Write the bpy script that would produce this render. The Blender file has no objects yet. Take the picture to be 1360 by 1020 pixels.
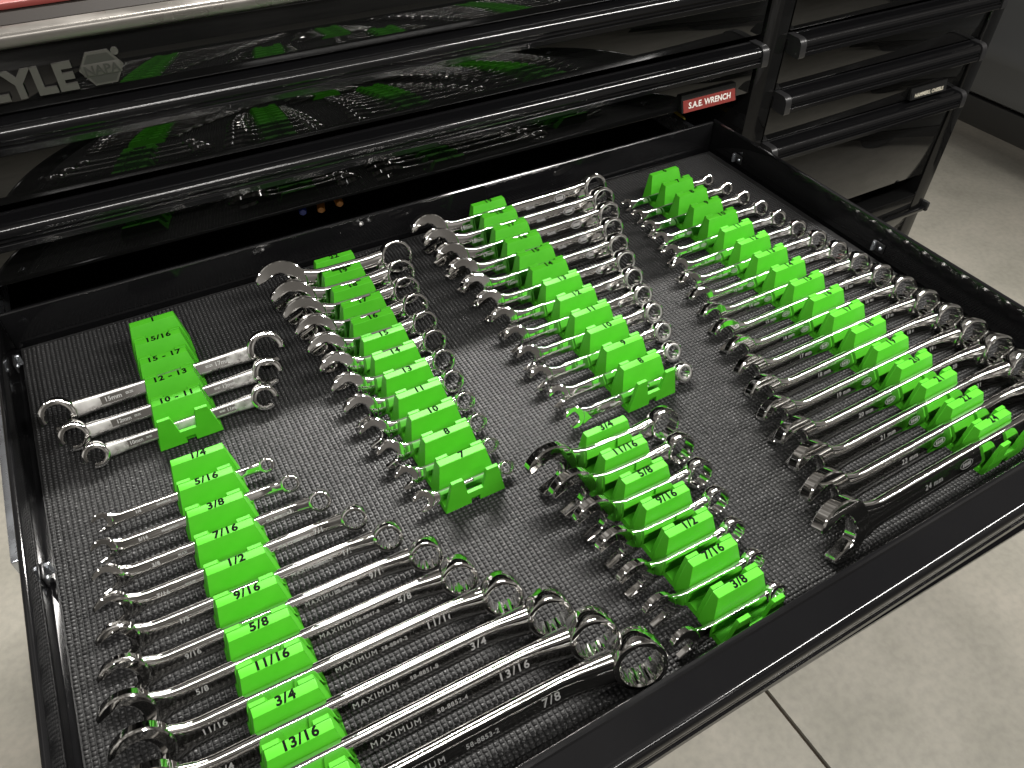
import bpy, bmesh, math, random
import numpy as np
from mathutils import Matrix, Vector

random.seed(7)
U = 0.41                                   # metres per layout unit (camera stands one unit above the drawer floor)
sc = bpy.context.scene
COL = sc.collection
PI = math.pi

# ------------------------------------------------------------------ camera
cam = bpy.data.cameras.new("camera")
cam.sensor_width = 36.0
cam.lens = 1028.2257 / 1360.0 * 36.0
cam.clip_start = 0.01
cam.clip_end = 100.0
camo = bpy.data.objects.new("camera", cam)
COL.objects.link(camo)
rx = Vector((0.87433793, -0.48525184, 0.00798973))
dn = Vector((-0.33175233, -0.60961287, -0.71993926))
fw = Vector((0.35422249, 0.62681959, -0.69399108))
M = Matrix((rx, -dn, -fw)).transposed().to_4x4()
M.translation = Vector((0, 0, U))
camo.matrix_world = M
sc.camera = camo

# ------------------------------------------------------------------ ambient light of the workshop, ceiling lamps, exposure
world = bpy.data.worlds.new("World")
sc.world = world
world.use_nodes = True
bg = world.node_tree.nodes["Background"]
bg.inputs[1].default_value = 1.0
_wn, _wl = world.node_tree.nodes, world.node_tree.links
_tc = _wn.new('ShaderNodeTexCoord')
_no = _wn.new('ShaderNodeTexNoise')
_no.inputs['Scale'].default_value = 2.4
_no.inputs['Detail'].default_value = 5.0
_no.inputs['Roughness'].default_value = 0.6
_wr = _wn.new('ShaderNodeValToRGB')
_wl.new(_tc.outputs['Generated'], _no.inputs['Vector'])
_wl.new(_no.outputs['Fac'], _wr.inputs[0])
_wl.new(_wr.outputs[0], bg.inputs[0])
_wr.color_ramp.elements[0].position = 0.37
_wr.color_ramp.elements[0].color = (0.020, 0.019, 0.017, 1)
_wr.color_ramp.elements[1].position = 0.66
_wr.color_ramp.elements[1].color = (0.60, 0.57, 0.53, 1)
_we = _wr.color_ramp.elements.new(0.52)
_we.color = (0.135, 0.125, 0.112, 1)


def area_lamp(name, loc, target, sx, sy, power, color=(1, 1, 1), spread=180):
    d = bpy.data.lights.new(name, 'AREA')
    d.shape = 'RECTANGLE'
    d.size = sx
    d.size_y = sy
    d.energy = power
    d.color = color
    d.spread = math.radians(spread)
    o = bpy.data.objects.new(name, d)
    COL.objects.link(o)
    o.location = loc
    dirv = (Vector(target) - Vector(loc)).normalized()
    # local x stays along world x
    z = -dirv
    x = Vector((1, 0, 0))
    y = z.cross(x).normalized()
    x = y.cross(z).normalized()
    m = Matrix((x, y, z)).transposed().to_4x4()
    m.translation = Vector(loc)
    o.matrix_world = m
    return o


area_lamp("ceiling_lamp", (0.64, 1.60, 1.42), (0.30, 0.35, 0.0), 1.10, 0.055, 42, (1.0, 0.97, 0.92), 122)
area_lamp("ceiling_lamp", (-0.10, -0.85, 1.75), (0.25, 0.35, 0.0), 1.25, 0.055, 20, (1.0, 0.97, 0.93))
area_lamp("ceiling_lamp", (1.75, -0.55, 1.75), (0.55, 0.25, 0.0), 1.25, 0.06, 14, (1.0, 0.97, 0.93), 95)
area_lamp("ceiling_lamp", (0.70, -1.60, 1.85), (0.50, 0.25, 0.0), 1.25, 0.06, 14, (1.0, 0.97, 0.93))
area_lamp("ceiling_lamp", (-0.95, 0.05, 1.70), (0.10, 0.25, 0.0), 0.06, 1.25, 9, (1.0, 0.98, 0.96))

sc.view_settings.view_transform = 'Standard'
sc.view_settings.look = 'None'
sc.view_settings.exposure = 0.0
sc.view_settings.gamma = 1.0
sc.view_settings.use_curve_mapping = False
sc.render.engine = 'CYCLES'
sc.cycles.use_denoising = True
sc.cycles.max_bounces = 8
sc.cycles.glossy_bounces = 5
sc.cycles.diffuse_bounces = 3
sc.cycles.sample_clamp_indirect = 6.0
sc.cycles.caustics_reflective = False
sc.cycles.caustics_refractive = False


# ------------------------------------------------------------------ materials
def mat(name, base=(0.5, 0.5, 0.5), rough=0.5, metal=0.0, spec=0.5, coat=0.0):
    m = bpy.data.materials.new(name)
    m.use_nodes = True
    b = m.node_tree.nodes["Principled BSDF"]
    b.inputs["Base Color"].default_value = (*base, 1)
    b.inputs["Roughness"].default_value = rough
    b.inputs["Metallic"].default_value = metal
    b.inputs["Specular IOR Level"].default_value = spec
    if coat:
        b.inputs["Coat Weight"].default_value = coat
        b.inputs["Coat Roughness"].default_value = 0.05
    return m


def nodes(m):
    nt = m.node_tree
    return nt, nt.nodes, nt.links, nt.nodes["Principled BSDF"]


def noise_ramp(m, sock, scale, lo, hi, detail=4.0, p0=0.35, p1=0.65, stretch=None, coord='Object'):
    nt, N, L, b = nodes(m)
    tc = N.new('ShaderNodeTexCoord')
    no = N.new('ShaderNodeTexNoise')
    no.inputs['Scale'].default_value = scale
    no.inputs['Detail'].default_value = detail
    if stretch:
        mp = N.new('ShaderNodeMapping')
        mp.inputs['Scale'].default_value = stretch
        L.new(tc.outputs[coord], mp.inputs[0])
        L.new(mp.outputs[0], no.inputs['Vector'])
    else:
        L.new(tc.outputs[coord], no.inputs['Vector'])
    r = N.new('ShaderNodeValToRGB')
    r.color_ramp.elements[0].position = p0
    r.color_ramp.elements[1].position = p1

    def c(v):
        return (v, v, v, 1) if isinstance(v, (int, float)) else (*v, 1)
    r.color_ramp.elements[0].color = c(lo)
    r.color_ramp.elements[1].color = c(hi)
    L.new(no.outputs['Fac'], r.inputs[0])
    if sock:
        L.new(r.outputs[0], b.inputs[sock])
    return r


def bump(m, scale, strength, dist=0.0005, detail=3.0, stretch=None, coord='Object', tex='noise'):
    nt, N, L, b = nodes(m)
    tc = N.new('ShaderNodeTexCoord')
    if tex == 'noise':
        no = N.new('ShaderNodeTexNoise')
        no.inputs['Scale'].default_value = scale
        no.inputs['Detail'].default_value = detail
        out = no.outputs['Fac']
    else:
        no = N.new('ShaderNodeTexWave')
        no.bands_direction = 'Z'
        no.inputs['Scale'].default_value = scale
        no.inputs['Distortion'].default_value = 0.3
        out = no.outputs['Fac']
    if stretch:
        mp = N.new('ShaderNodeMapping')
        mp.inputs['Scale'].default_value = stretch
        L.new(tc.outputs[coord], mp.inputs[0])
        L.new(mp.outputs[0], no.inputs['Vector'])
    else:
        L.new(tc.outputs[coord], no.inputs['Vector'])
    bp = N.new('ShaderNodeBump')
    bp.inputs['Strength'].default_value = strength
    bp.inputs['Distance'].default_value = dist
    L.new(out, bp.inputs['Height'])
    L.new(bp.outputs[0], b.inputs['Normal'])


MT = {}
MT['green'] = mat('green_plastic', (0.085, 0.49, 0.024), 0.5, 0, 0.3)
noise_ramp(MT['green'], 'Base Color', 60, (0.060, 0.395, 0.013), (0.073, 0.435, 0.018))
bump(MT['green'], 520, 0.12, 0.0002, tex='wave')
MT['chrome'] = mat('chrome', (0.80, 0.79, 0.77), 0.06, 1)
noise_ramp(MT['chrome'], 'Roughness', 90, 0.025, 0.085, 5, 0.35, 0.75)
bump(MT['chrome'], 45, 0.010, 0.0006, 2)
MT['satin'] = mat('satin_steel', (0.66, 0.65, 0.63), 0.33, 1)
noise_ramp(MT['satin'], 'Roughness', 220, 0.26, 0.42)
MT['mark'] = mat('engraved_mark', (0.52, 0.52, 0.51), 0.45, 0.7)
MT['dark_mark'] = mat('engraved_dark', (0.06, 0.06, 0.06), 0.4, 0.8)
MT['ink'] = mat('black_ink', (0.003, 0.004, 0.003), 0.9, 0, 0.1)
MT['paint'] = mat('black_gloss_paint', (0.006, 0.006, 0.006), 0.09, 0, 0.5)
noise_ramp(MT['paint'], 'Roughness', 9, 0.015, 0.05, 6, 0.3, 0.8)
bump(MT['paint'], 60, 0.006, 0.0003, 1)
MT['drawer_paint'] = mat('black_drawer_paint', (0.006, 0.006, 0.0065), 0.1, 0, 0.5)
noise_ramp(MT['drawer_paint'], 'Roughness', 14, 0.07, 0.15, 6, 0.3, 0.8)
MT['trim'] = mat('black_trim', (0.005, 0.005, 0.0055), 0.12, 0, 0.45)
noise_ramp(MT['trim'], 'Roughness', 24, 0.09, 0.17, 6, 0.3, 0.8)
MT['cap'] = mat('grey_cap_plastic', (0.022, 0.022, 0.023), 0.3)
MT['rubber'] = mat('black_rubber_liner', (0.030, 0.030, 0.031), 0.5, 0, 0.36)
noise_ramp(MT['rubber'], 'Base Color', 14, (0.011, 0.011, 0.0115), (0.021, 0.021, 0.021), 8, 0.3, 0.75)
noise_ramp(MT['rubber'], 'Roughness', 500, 0.34, 0.58)
bump(MT['rubber'], 1600, 0.3, 0.0004, 2)
MT['steel'] = mat('zinc_steel', (0.62, 0.65, 0.70), 0.3, 0.9)
noise_ramp(MT['steel'], 'Roughness', 60, 0.18, 0.42, 5)
MT['letter'] = mat('grey_lettering', (0.065, 0.063, 0.056), 0.4)
MT['letter_dark'] = mat('grey_lettering_recess', (0.03, 0.03, 0.026), 0.5)
MT['worktop'] = mat('steel_worktop_edge', (0.20, 0.187, 0.17), 0.38, 0.6)
noise_ramp(MT['worktop'], 'Roughness', 30, 0.22, 0.42, 5)
MT['worktop_top'] = mat('dark_worktop_mat', (0.012, 0.009, 0.007), 0.7, 0, 0.2)
MT['red'] = mat('red_plastic', (0.22, 0.045, 0.038), 0.5)
MT['tag_red'] = mat('red_tag', (0.22, 0.036, 0.030), 0.35)
MT['tag_black'] = mat('black_tag', (0.012, 0.012, 0.012), 0.3)
MT['tag_text'] = mat('tag_print', (0.75, 0.73, 0.68), 0.5)
MT['tag_text2'] = mat('tag_print_gold', (0.55, 0.52, 0.42), 0.45)
MT['cavity'] = mat('dark_cabinet_inside', (0.008, 0.008, 0.008), 0.6)
MT['orange'] = mat('orange_plastic', (0.50, 0.20, 0.03), 0.4)
MT['blue'] = mat('blue_plastic', (0.02, 0.05, 0.35), 0.4)
MT['yellow'] = mat('yellow_plastic', (0.6, 0.45, 0.04), 0.4)
MT['car'] = mat('grey_car_paint', (0.085, 0.088, 0.09), 0.3, 0.3, 0.5)
MT['carblack'] = mat('black_sill_plastic', (0.012, 0.012, 0.012), 0.6)
MT['tyre'] = mat('tyre_rubber', (0.015, 0.015, 0.015), 0.8)

cm = mat('concrete', (0.4, 0.37, 0.3), 0.6)
nt, N, L, b = nodes(cm)
tc = N.new('ShaderNodeTexCoord')
n1 = N.new('ShaderNodeTexNoise'); n1.inputs['Scale'].default_value = 2.6; n1.inputs['Detail'].default_value = 9; n1.inputs['Roughness'].default_value = 0.62
n2 = N.new('ShaderNodeTexNoise'); n2.inputs['Scale'].default_value = 75; n2.inputs['Detail'].default_value = 5
n3 = N.new('ShaderNodeTexNoise'); n3.inputs['Scale'].default_value = 9; n3.inputs['Detail'].default_value = 6
for q in (n1, n2, n3):
    L.new(tc.outputs['Object'], q.inputs['Vector'])
r1 = N.new('ShaderNodeValToRGB')
r1.color_ramp.elements[0].position = 0.33; r1.color_ramp.elements[0].color = (0.36, 0.345, 0.295, 1)
r1.color_ramp.elements[1].position = 0.68; r1.color_ramp.elements[1].color = (0.46, 0.43, 0.37, 1)
e = r1.color_ramp.elements.new(0.5); e.color = (0.42, 0.40, 0.345, 1)
L.new(n1.outputs['Fac'], r1.inputs[0])
r2 = N.new('ShaderNodeValToRGB')
r2.color_ramp.elements[0].position = 0.3; r2.color_ramp.elements[0].color = (0.80, 0.80, 0.80, 1)
r2.color_ramp.elements[1].position = 0.62; r2.color_ramp.elements[1].color = (1.06, 1.05, 1.03, 1)
L.new(n2.outputs['Fac'], r2.inputs[0])
r3 = N.new('ShaderNodeValToRGB')
r3.color_ramp.elements[0].position = 0.30; r3.color_ramp.elements[0].color = (0.86, 0.87, 0.86, 1)
r3.color_ramp.elements[1].position = 0.60; r3.color_ramp.elements[1].color = (1, 1, 1, 1)
L.new(n3.outputs['Fac'], r3.inputs[0])
mx = N.new('ShaderNodeMixRGB'); mx.blend_type = 'MULTIPLY'; mx.inputs[0].default_value = 0.55
L.new(r1.outputs[0], mx.inputs[1]); L.new(r2.outputs[0], mx.inputs[2])
mx2 = N.new('ShaderNodeMixRGB'); mx2.blend_type = 'MULTIPLY'; mx2.inputs[0].default_value = 0.8
L.new(mx.outputs[0], mx2.inputs[1]); L.new(r3.outputs[0], mx2.inputs[2])
L.new(mx2.outputs[0], b.inputs['Base Color'])
bpn = N.new('ShaderNodeBump'); bpn.inputs['Strength'].default_value = 0.25; bpn.inputs['Distance'].default_value = 0.002
L.new(n2.outputs['Fac'], bpn.inputs['Height']); L.new(bpn.outputs[0], b.inputs['Normal'])
MT['concrete'] = cm
MT['joint'] = mat('floor_joint_dirt', (0.06, 0.045, 0.03), 0.9)


# ------------------------------------------------------------------ mesh helpers
def finish(me, material, sharp=28):
    me.materials.append(material)
    me.polygons.foreach_set('use_smooth', [True] * len(me.polygons))
    me.set_sharp_from_angle(angle=math.radians(sharp))
    me.update()
    return me


def pymesh(name, verts, faces, material, sharp=28):
    me = bpy.data.meshes.new(name)
    me.from_pydata([tuple(v) for v in verts], [], faces)
    me.validate(clean_customdata=False)
    bm = bmesh.new(); bm.from_mesh(me)
    bmesh.ops.recalc_face_normals(bm, faces=bm.faces)
    bm.to_mesh(me); bm.free()
    return finish(me, material, sharp)


def bmmesh(name, bm, material, sharp=28):
    bmesh.ops.recalc_face_normals(bm, faces=bm.faces)
    me = bpy.data.meshes.new(name)
    bm.to_mesh(me); bm.free()
    return finish(me, material, sharp)


def put(name, me, parent=None, loc=(0, 0, 0), rot=(0, 0, 0), **props):
    o = bpy.data.objects.new(name, me)
    COL.objects.link(o)
    o.location = loc
    o.rotation_euler = rot
    if parent is not None:
        o.parent = parent
    for k, v in props.items():
        o[k] = v
    return o


def thing(name, label, cat, loc=(0, 0, 0), rot=(0, 0, 0), group=None):
    o = bpy.data.objects.new(name, None)
    o.empty_display_size = 0.02
    COL.objects.link(o)
    o.location = loc
    o.rotation_euler = rot
    o['label'] = label
    o['category'] = cat
    if group:
        o['group'] = group
    return o


def box_bm(x0, x1, y0, y1, z0, z1, bev=0.0, seg=2, bm=None):
    own = bm is None
    if own:
        bm = bmesh.new()
    vs = [bm.verts.new(p) for p in [(x0, y0, z0), (x1, y0, z0), (x1, y1, z0), (x0, y1, z0), (x0, y0, z1), (x1, y0, z1), (x1, y1, z1), (x0, y1, z1)]]
    fs = [bm.faces.new([vs[i] for i in f]) for f in [(0, 3, 2, 1), (4, 5, 6, 7), (0, 1, 5, 4), (1, 2, 6, 5), (2, 3, 7, 6), (3, 0, 4, 7)]]
    if bev > 0:
        es = list({e for f in fs for e in f.edges})
        bmesh.ops.bevel(bm, geom=es, offset=bev, segments=seg, profile=0.5, affect='EDGES', clamp_overlap=True)
    return bm


def box(name, x0, x1, y0, y1, z0, z1, material, parent=None, bev=0.0, seg=2, **props):
    """axis-aligned box, given in layout units"""
    me = bmmesh(name, box_bm(x0 * U, x1 * U, y0 * U, y1 * U, z0 * U, z1 * U, bev * U, seg), material)
    return put(name, me, parent, **props)


def prism_x(name, prof, x0, x1, material, sharp=28, scale=U):
    """profile of (y, z) points swept along x, layout units"""
    n = len(prof)
    v = [(x0 * scale, y * scale, z * scale) for y, z in prof] + [(x1 * scale, y * scale, z * scale) for y, z in prof]
    f = [(i, (i + 1) % n, n + (i + 1) % n, n + i) for i in range(n)]
    f += [tuple(range(n)), tuple(range(2 * n - 1, n - 1, -1))]
    return pymesh(name, v, f, material, sharp)


def tube_sections(secs, cap=True):
    """secs: list of lists of 3D points (same count) -> verts, faces"""
    n = len(secs[0])
    v = [p for s in secs for p in s]
    f = []
    for i in range(len(secs) - 1):
        for j in range(n):
            a, b_ = i * n + j, i * n + (j + 1) % n
            f.append((a, b_, b_ + n, a + n))
    if cap:
        f.append(tuple(range(n)))
        f.append(tuple(range((len(secs) - 1) * n, len(secs) * n)))
    return v, f


_text_cache = {}


def text_mesh(body, size, material, align='CENTER', bold=0.0, shear=0.0, spacing=1.0, extrude=0.0):
    key = (body, round(size, 6), material.name, align, bold, shear, spacing, extrude)
    if key in _text_cache:
        return _text_cache[key]
    cu = bpy.data.curves.new('lettering', 'FONT')
    cu.body = body
    cu.size = size
    cu.align_x = align
    cu.align_y = 'CENTER'
    cu.shear = shear
    cu.space_character = spacing
    cu.offset = bold
    cu.extrude = extrude
    cu.resolution_u = 3
    o = bpy.data.objects.new('lettering_source', cu)
    me = bpy.data.meshes.new_from_object(o)
    bpy.data.objects.remove(o)
    bpy.data.curves.remove(cu)
    me.materials.clear()
    me.materials.append(material)
    _text_cache[key] = me
    return me


# ------------------------------------------------------------------ floor
FZ = -1.95 * U
fl = bmmesh('floor', box_bm(-4.0, 1.54 * U - 0.0035, -4.0, 9.0, FZ - 0.1, FZ, 0.0), MT['concrete'])
fo = put('floor', fl, kind='structure')
fl2 = bmmesh('floor_slab', box_bm(1.54 * U + 0.0035, 9.0, -4.0, 9.0, FZ - 0.1, FZ + 0.0004, 0.0), MT['concrete'])
put('floor_slab', fl2, fo)
jm = bmmesh('floor_joint', box_bm(1.54 * U - 0.003, 1.54 * U + 0.003, -4.0, 9.0, FZ - 0.1, FZ - 0.006), MT['joint'])
put('floor_joint', jm, fo)

# ------------------------------------------------------------------ tool chest
YC = 1.495           # plane of the closed drawer fronts
CHX0, CHX1 = -0.375, 2.605
CHZ0 = -1.72
chest = thing('tool_chest', 'large glossy black steel tool chest behind the open drawer', 'tool chest', (0, 0, 0))
P, PM = MT['paint'], chest
box('side_panel', CHX1 - 0.065, CHX1, YC - 0.006, YC + 1.1, CHZ0, 0.52, P, PM, 0.006)
box('side_panel', CHX0, CHX0 + 0.045, YC - 0.006, YC + 1.1, CHZ0, 0.52, P, PM, 0.006)
box('divider_post', 1.583, 1.668, YC - 0.004, YC + 1.08, CHZ0 + 0.02, 0.419, P, PM, 0.004)
box('header_panel', CHX0 + 0.046, CHX1 - 0.066, YC - 0.002, YC + 0.05, 0.420, 0.521, P, PM, 0.004)
box('back_panel', CHX0 + 0.046, CHX1 - 0.066, YC + 1.06, YC + 1.09, CHZ0, 0.519, MT['cavity'], PM)
# work top with a metal edge
box('worktop_edge', CHX0 - 0.01, CHX1 + 0.01, YC - 0.014, YC + 0.035, 0.5215, 0.5455, MT['worktop'], PM, 0.009, 4)
box('worktop', CHX0 - 0.01, CHX1 + 0.01, YC + 0.036, YC + 1.1, 0.5215, 0.5445, MT['worktop_top'], PM, 0.002)
# shelves between drawers inside the cabinet (dark interior)
box('cabinet_shelf', CHX0 + 0.046, 1.582, YC + 0.02, YC + 1.055, -0.135, -0.12, MT['cavity'], PM)
box('cabinet_shelf', CHX0 + 0.046, 1.582, YC + 0.08, YC + 1.055, 0.105, 0.112, MT['cavity'], PM)
# lower right frame of the cabinet
box('bottom_rail', 1.669, CHX1 - 0.066, YC - 0.004, YC + 0.06, -0.60, -0.462, P, PM, 0.004)
box('rail_strip', 1.69, CHX1 + 0.004, YC - 0.022, YC - 0.0065, -0.542, -0.524, MT['trim'], PM, 0.004)
box('strip_end_cap', CHX1 + 0.0045, CHX1 + 0.018, YC - 0.026, YC + 0.012, -0.546, -0.508, MT['carblack'], PM, 0.005)
box('bottom_panel', 1.669, CHX1 - 0.066, YC + 0.004, YC + 0.05, CHZ0 + 0.05, -0.601, P, PM)
box('lower_panel', CHX0 + 0.046, 1.582, YC + 0.004, YC + 0.05, CHZ0 + 0.05, -0.30, P, PM)
for cx in (CHX0 + 0.12, CHX1 - 0.12):
    bmw = bmesh.new()
    bmesh.ops.create_cone(bmw, cap_ends=True, segments=28, radius1=0.115 * U, radius2=0.115 * U, depth=0.09 * U,
                          matrix=Matrix.Rotation(PI / 2, 4, 'Y'))
    put('caster', bmmesh('caster', bmw, MT['tyre']), chest, (cx * U, (YC + 0.16) * U, FZ + 0.115 * U))

# lettering on the header
tm = text_mesh('CARLYLE', 0.060 * U, MT['letter'], 'RIGHT', 0.0011, 0.0, 1.12, 0.0016)
put('lettering', tm, chest, (0.0000 * U - 0.004, (YC - 0.0045) * U, 0.463 * U), (PI / 2, 0, 0))


def hexagon(name, cx, cz, rxx, rzz, y0, y1, material):
    v = []
    for y in (y0, y1):
        for a in (0, 60, 120, 180, 240, 300):
            v.append((cx + rxx * math.cos(math.radians(a)), y, cz + rzz * math.sin(math.radians(a)) / 0.866))
    f = [(0, 1, 2, 3, 4, 5), (6, 7, 8, 9, 10, 11)] + [(i, (i + 1) % 6, 6 + (i + 1) % 6, 6 + i) for i in range(6)]
    return pymesh(name, v, f, material)


hx, hz = 0.0345 * U, 0.4695 * U
em = put('emblem', hexagon('emblem', hx, hz, 0.0355 * U, 0.027 * U, (YC - 0.008) * U, (YC - 0.002) * U, MT['letter']), chest)
put('emblem_recess', hexagon('emblem_recess', hx, hz, 0.0315 * U, 0.0235 * U, (YC - 0.0086) * U, (YC - 0.0081) * U, MT['letter_dark']), em)
me = bmmesh('emblem_band', box_bm(hx - 0.0305 * U, hx + 0.0305 * U, (YC - 0.0095) * U, (YC - 0.0087) * U, hz - 0.0105 * U, hz + 0.0095 * U, 0.0002), MT['letter'])
put('emblem_band', me, em)
put('emblem_lettering', text_mesh('NAPA', 0.0215 * U, MT['letter_dark'], 'CENTER', 0.0002, 0, 1.0, 0.0002), em, (hx, (YC - 0.0098) * U, hz - 0.0008), (PI / 2, 0, 0))
bmr = bmesh.new()
bmesh.ops.create_cone(bmr, cap_ends=True, segments=20, radius1=0.0062 * U, radius2=0.0062 * U, depth=0.004 * U, matrix=Matrix.Rotation(PI / 2, 4, 'X'))
put('registered_mark', bmmesh('registered_mark', bmr, MT['letter']), em, (0.0625 * U, (YC - 0.0045) * U, 0.492 * U))


# drawer handle trim profile, (y, z) relative to the panel face and the top of the trim
def trim_profile():
    p = [(0.013, -0.010), (0.013, 0.001), (0.011, 0.003), (0.007, 0.003), (0.004, 0.0)]
    p += [(-0.030, -0.0005)]
    for k in range(0, 10):
        a = math.radians(90 + 10 * k)
        p.append((-0.032 + 0.021 * math.cos(a), -0.0215 + 0.021 * math.sin(a)))
    p += [(-0.0535, -0.0235), (-0.0485, -0.0245), (-0.0485, -0.0290), (-0.0525, -0.0300), (-0.0530, -0.0335), (-0.0490, -0.0345),
          (-0.0490, -0.0385), (-0.0555, -0.0392), (-0.0565, -0.0402), (-0.0570, -0.0520), (-0.0560, -0.0535), (-0.0300, -0.0545), (-0.0010, -0.0500), (-0.0010, -0.0100)]
    return p


def cap_profile():
    p = [(0.013, -0.012), (0.013, 0.004), (-0.030, 0.0035)]
    for k in range(0, 10):
        a = math.radians(90 + 10 * k)
        p.append((-0.032 + 0.025 * math.cos(a), -0.0215 + 0.025 * math.sin(a)))
    p += [(-0.0590, -0.0500), (-0.0570, -0.0560), (-0.0300, -0.0575), (-0.0010, -0.0520)]
    return p


TRIM = [(q[0] if q[0] > 0 else q[0] * 0.82, q[1] * 0.84) for q in trim_profile()]
CAPP = [(q[0] if q[0] > 0 else q[0] * 0.82, q[1] * 0.84) for q in cap_profile()]


def handle(root, x0, x1, y, z, caps=(True, True)):
    a0 = x0 + (0.022 if caps[0] else 0)
    a1 = x1 - (0.022 if caps[1] else 0)
    pr = [(y + py, z + pz) for py, pz in TRIM]
    put('handle', prism_x('handle', pr, a0, a1, MT['trim'], 14), root)
    cp = [(y + py, z + pz) for py, pz in CAPP]
    if caps[0]:
        put('handle_end_cap', prism_x('handle_end_cap', cp, x0, a0 - 0.0008, MT['cap'], 22), root)
    if caps[1]:
        put('handle_end_cap', prism_x('handle_end_cap', cp, a1 + 0.0008, x1, MT['cap'], 22), root)


def closed_drawer(x0, x1, ztop, height, label, recessed=False):
    t = thing('drawer', label, 'drawer', group='closed drawers of the tool chest')
    zb = ztop - height
    box('front_panel', x0, x1, YC, YC + 0.03, zb, ztop - 0.012, MT['paint'], t, 0.003)
    handle(t, x0 + 0.004, x1 - 0.004, YC - 0.0005, ztop)
    box('drawer_box', x0 + 0.04, x1 - 0.04, YC + 0.0305, YC + 1.0, zb + 0.012, ztop - 0.05, MT['cavity'], t)
    return t


closed_drawer(CHX0 + 0.055, 1.575, 0.4160, 0.151, 'wide closed drawer directly under the raised lettering')
dB = closed_drawer(CHX0 + 0.055, 1.575, 0.2470, 0.137, 'wide closed drawer wearing the red tag, just above the open drawer')
closed_drawer(1.676, 2.532, 0.4080, 0.150, 'narrow closed drawer at the very top of the right column')
closed_drawer(1.676, 2.532, 0.2460, 0.148, 'narrow closed drawer in the right column, above the one with the black tag')
closed_drawer(1.676, 2.532, 0.0900, 0.146, 'narrow closed drawer in the right column wearing a small black tag')
dd = closed_drawer(1.676, 2.532, -0.0640, 0.318, 'deep narrow closed drawer at the bottom of the right column')


# magnetic tags
def tag(label, cat, x0, x1, z0, z1, body, tmat, face, size, tilt):
    t = thing('name_tag', label, cat)
    prof = [(YC - 0.0006, z0), (YC - 0.0006, z1 + 0.012), (YC - 0.006, z1 + 0.012), (YC - 0.008, z1), (YC - 0.008 - tilt, z0), ]
    put('tag_holder', prism_x('tag_holder', prof, x0 - 0.004, x1 + 0.004, MT['tag_black'], 20), t)
    ang = math.atan2(tilt, z1 - z0)
    h = math.hypot(tilt, z1 - z0)
    bm = box_bm(-(x1 - x0) / 2 * U, (x1 - x0) / 2 * U, -0.0005, 0, -h / 2 * U * 0.98, h / 2 * U * 0.98, 0.0001, 1)
    pl = put('tag_face', bmmesh('tag_face', bm, face), t, ((x0 + x1) / 2 * U, (YC - 0.0086 - tilt / 2) * U, (z0 + z1) / 2 * U), (ang * -1, 0, 0))
    put('tag_lettering', text_mesh(body, size * U, tmat, 'CENTER', 0.00022, 0.12), pl, (0, -0.00062, 0), (PI / 2, 0, 0))
    return t


tag('red tag reading S.A.E. WRENCH stuck to the drawer front', 'tag', 1.338, 1.512, 0.111, 0.141, 'S.A.E. WRENCH', MT['tag_text'], MT['tag_red'], 0.0205, 0.010)
tag('small black tag with pale lettering on a right column drawer', 'tag', 2.285, 2.447, -0.052, -0.030, 'HAMMERS, CHISELS', MT['tag_text2'], MT['tag_black'], 0.0155, 0.006)

# red tray on top of the chest
tr = thing('tray', 'shallow red plastic tray lying on top of the chest', 'tray', (0, 0, 0))
box('tray_bottom', -0.34, 0.062, 1.612, 1.95, 0.5455, 0.552, MT['red'], tr, 0.001, 1)
for a in ((1.602, 1.6115), (1.9505, 1.96)):
    box('tray_wall', -0.34, 0.062, a[0], a[1], 0.5455, 0.556, MT['red'], tr, 0.002)
for a in ((-0.35, -0.3405), (0.0625, 0.072)):
    box('tray_wall', a[0], a[1], 1.602, 1.96, 0.5455, 0.556, MT['red'], tr, 0.002)

# ------------------------------------------------------------------ open drawer
dr = thing('open_drawer', 'black steel drawer pulled fully out and filled with wrenches', 'drawer')
DX0, DX1, DY1 = -0.289, 1.433, 1.455
WT = 0.011
D = MT['drawer_paint']
box('drawer_floor', DX0 - WT, DX1 + WT, 0.235, DY1 + WT, -0.016, -0.009, D, dr)
box('side_wall', DX0 - WT, DX0, 0.262, DY1 + WT, -0.0085, 0.077, D, dr, 0.0045, 3)
box('side_wall', DX1, DX1 + WT, 0.300, DY1 + WT, -0.0085, 0.080, D, dr, 0.0045, 3)
box('back_wall', DX0 + 0.0005, DX1 - 0.0005, DY1, DY1 + WT, -0.0085, 0.077, D, dr, 0.0045, 3)
# front: its handle trim (very slightly out of square)
FR = bpy.data.objects.new('drawer_front', None)
fpr = []
for py, pz in [(0.044, -0.012), (0.044, 0.0015), (0.0425, 0.0035), (0.039, 0.0040), (0.036, 0.0025), (0.034, 0.0005), (-0.003, -0.0005)]:
    fpr.append((py, pz))
for k in range(0, 10):
    a = math.radians(90 + 10 * k)
    fpr.append((-0.004 + 0.013 * math.cos(a), -0.0140 + 0.0135 * math.sin(a)))
for py, pz in TRIM[16:-2]:
    fpr.append((py + 0.0275, pz))
fpr += [(0.030, -0.0500), (0.030, -0.012)]
fy, fz, fang = 0.2370, 0.0930, 0.017
fmesh = prism_x('handle', fpr, -0.36, 1.50, MT['trim'], 14)
put('handle', fmesh, dr, (0, (fy - 0.35 * fang) * U, fz * U), (0, 0, fang))
fb = bmmesh('front_panel', box_bm(-0.355 * U, 1.495 * U, 0.0305 * U, 0.043 * U, -0.15 * U, -0.0125 * U, 0.002 * U), MT['paint'])
put('front_panel', fb, dr, (0, (fy - 0.35 * fang) * U, fz * U), (0, 0, fang))
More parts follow.
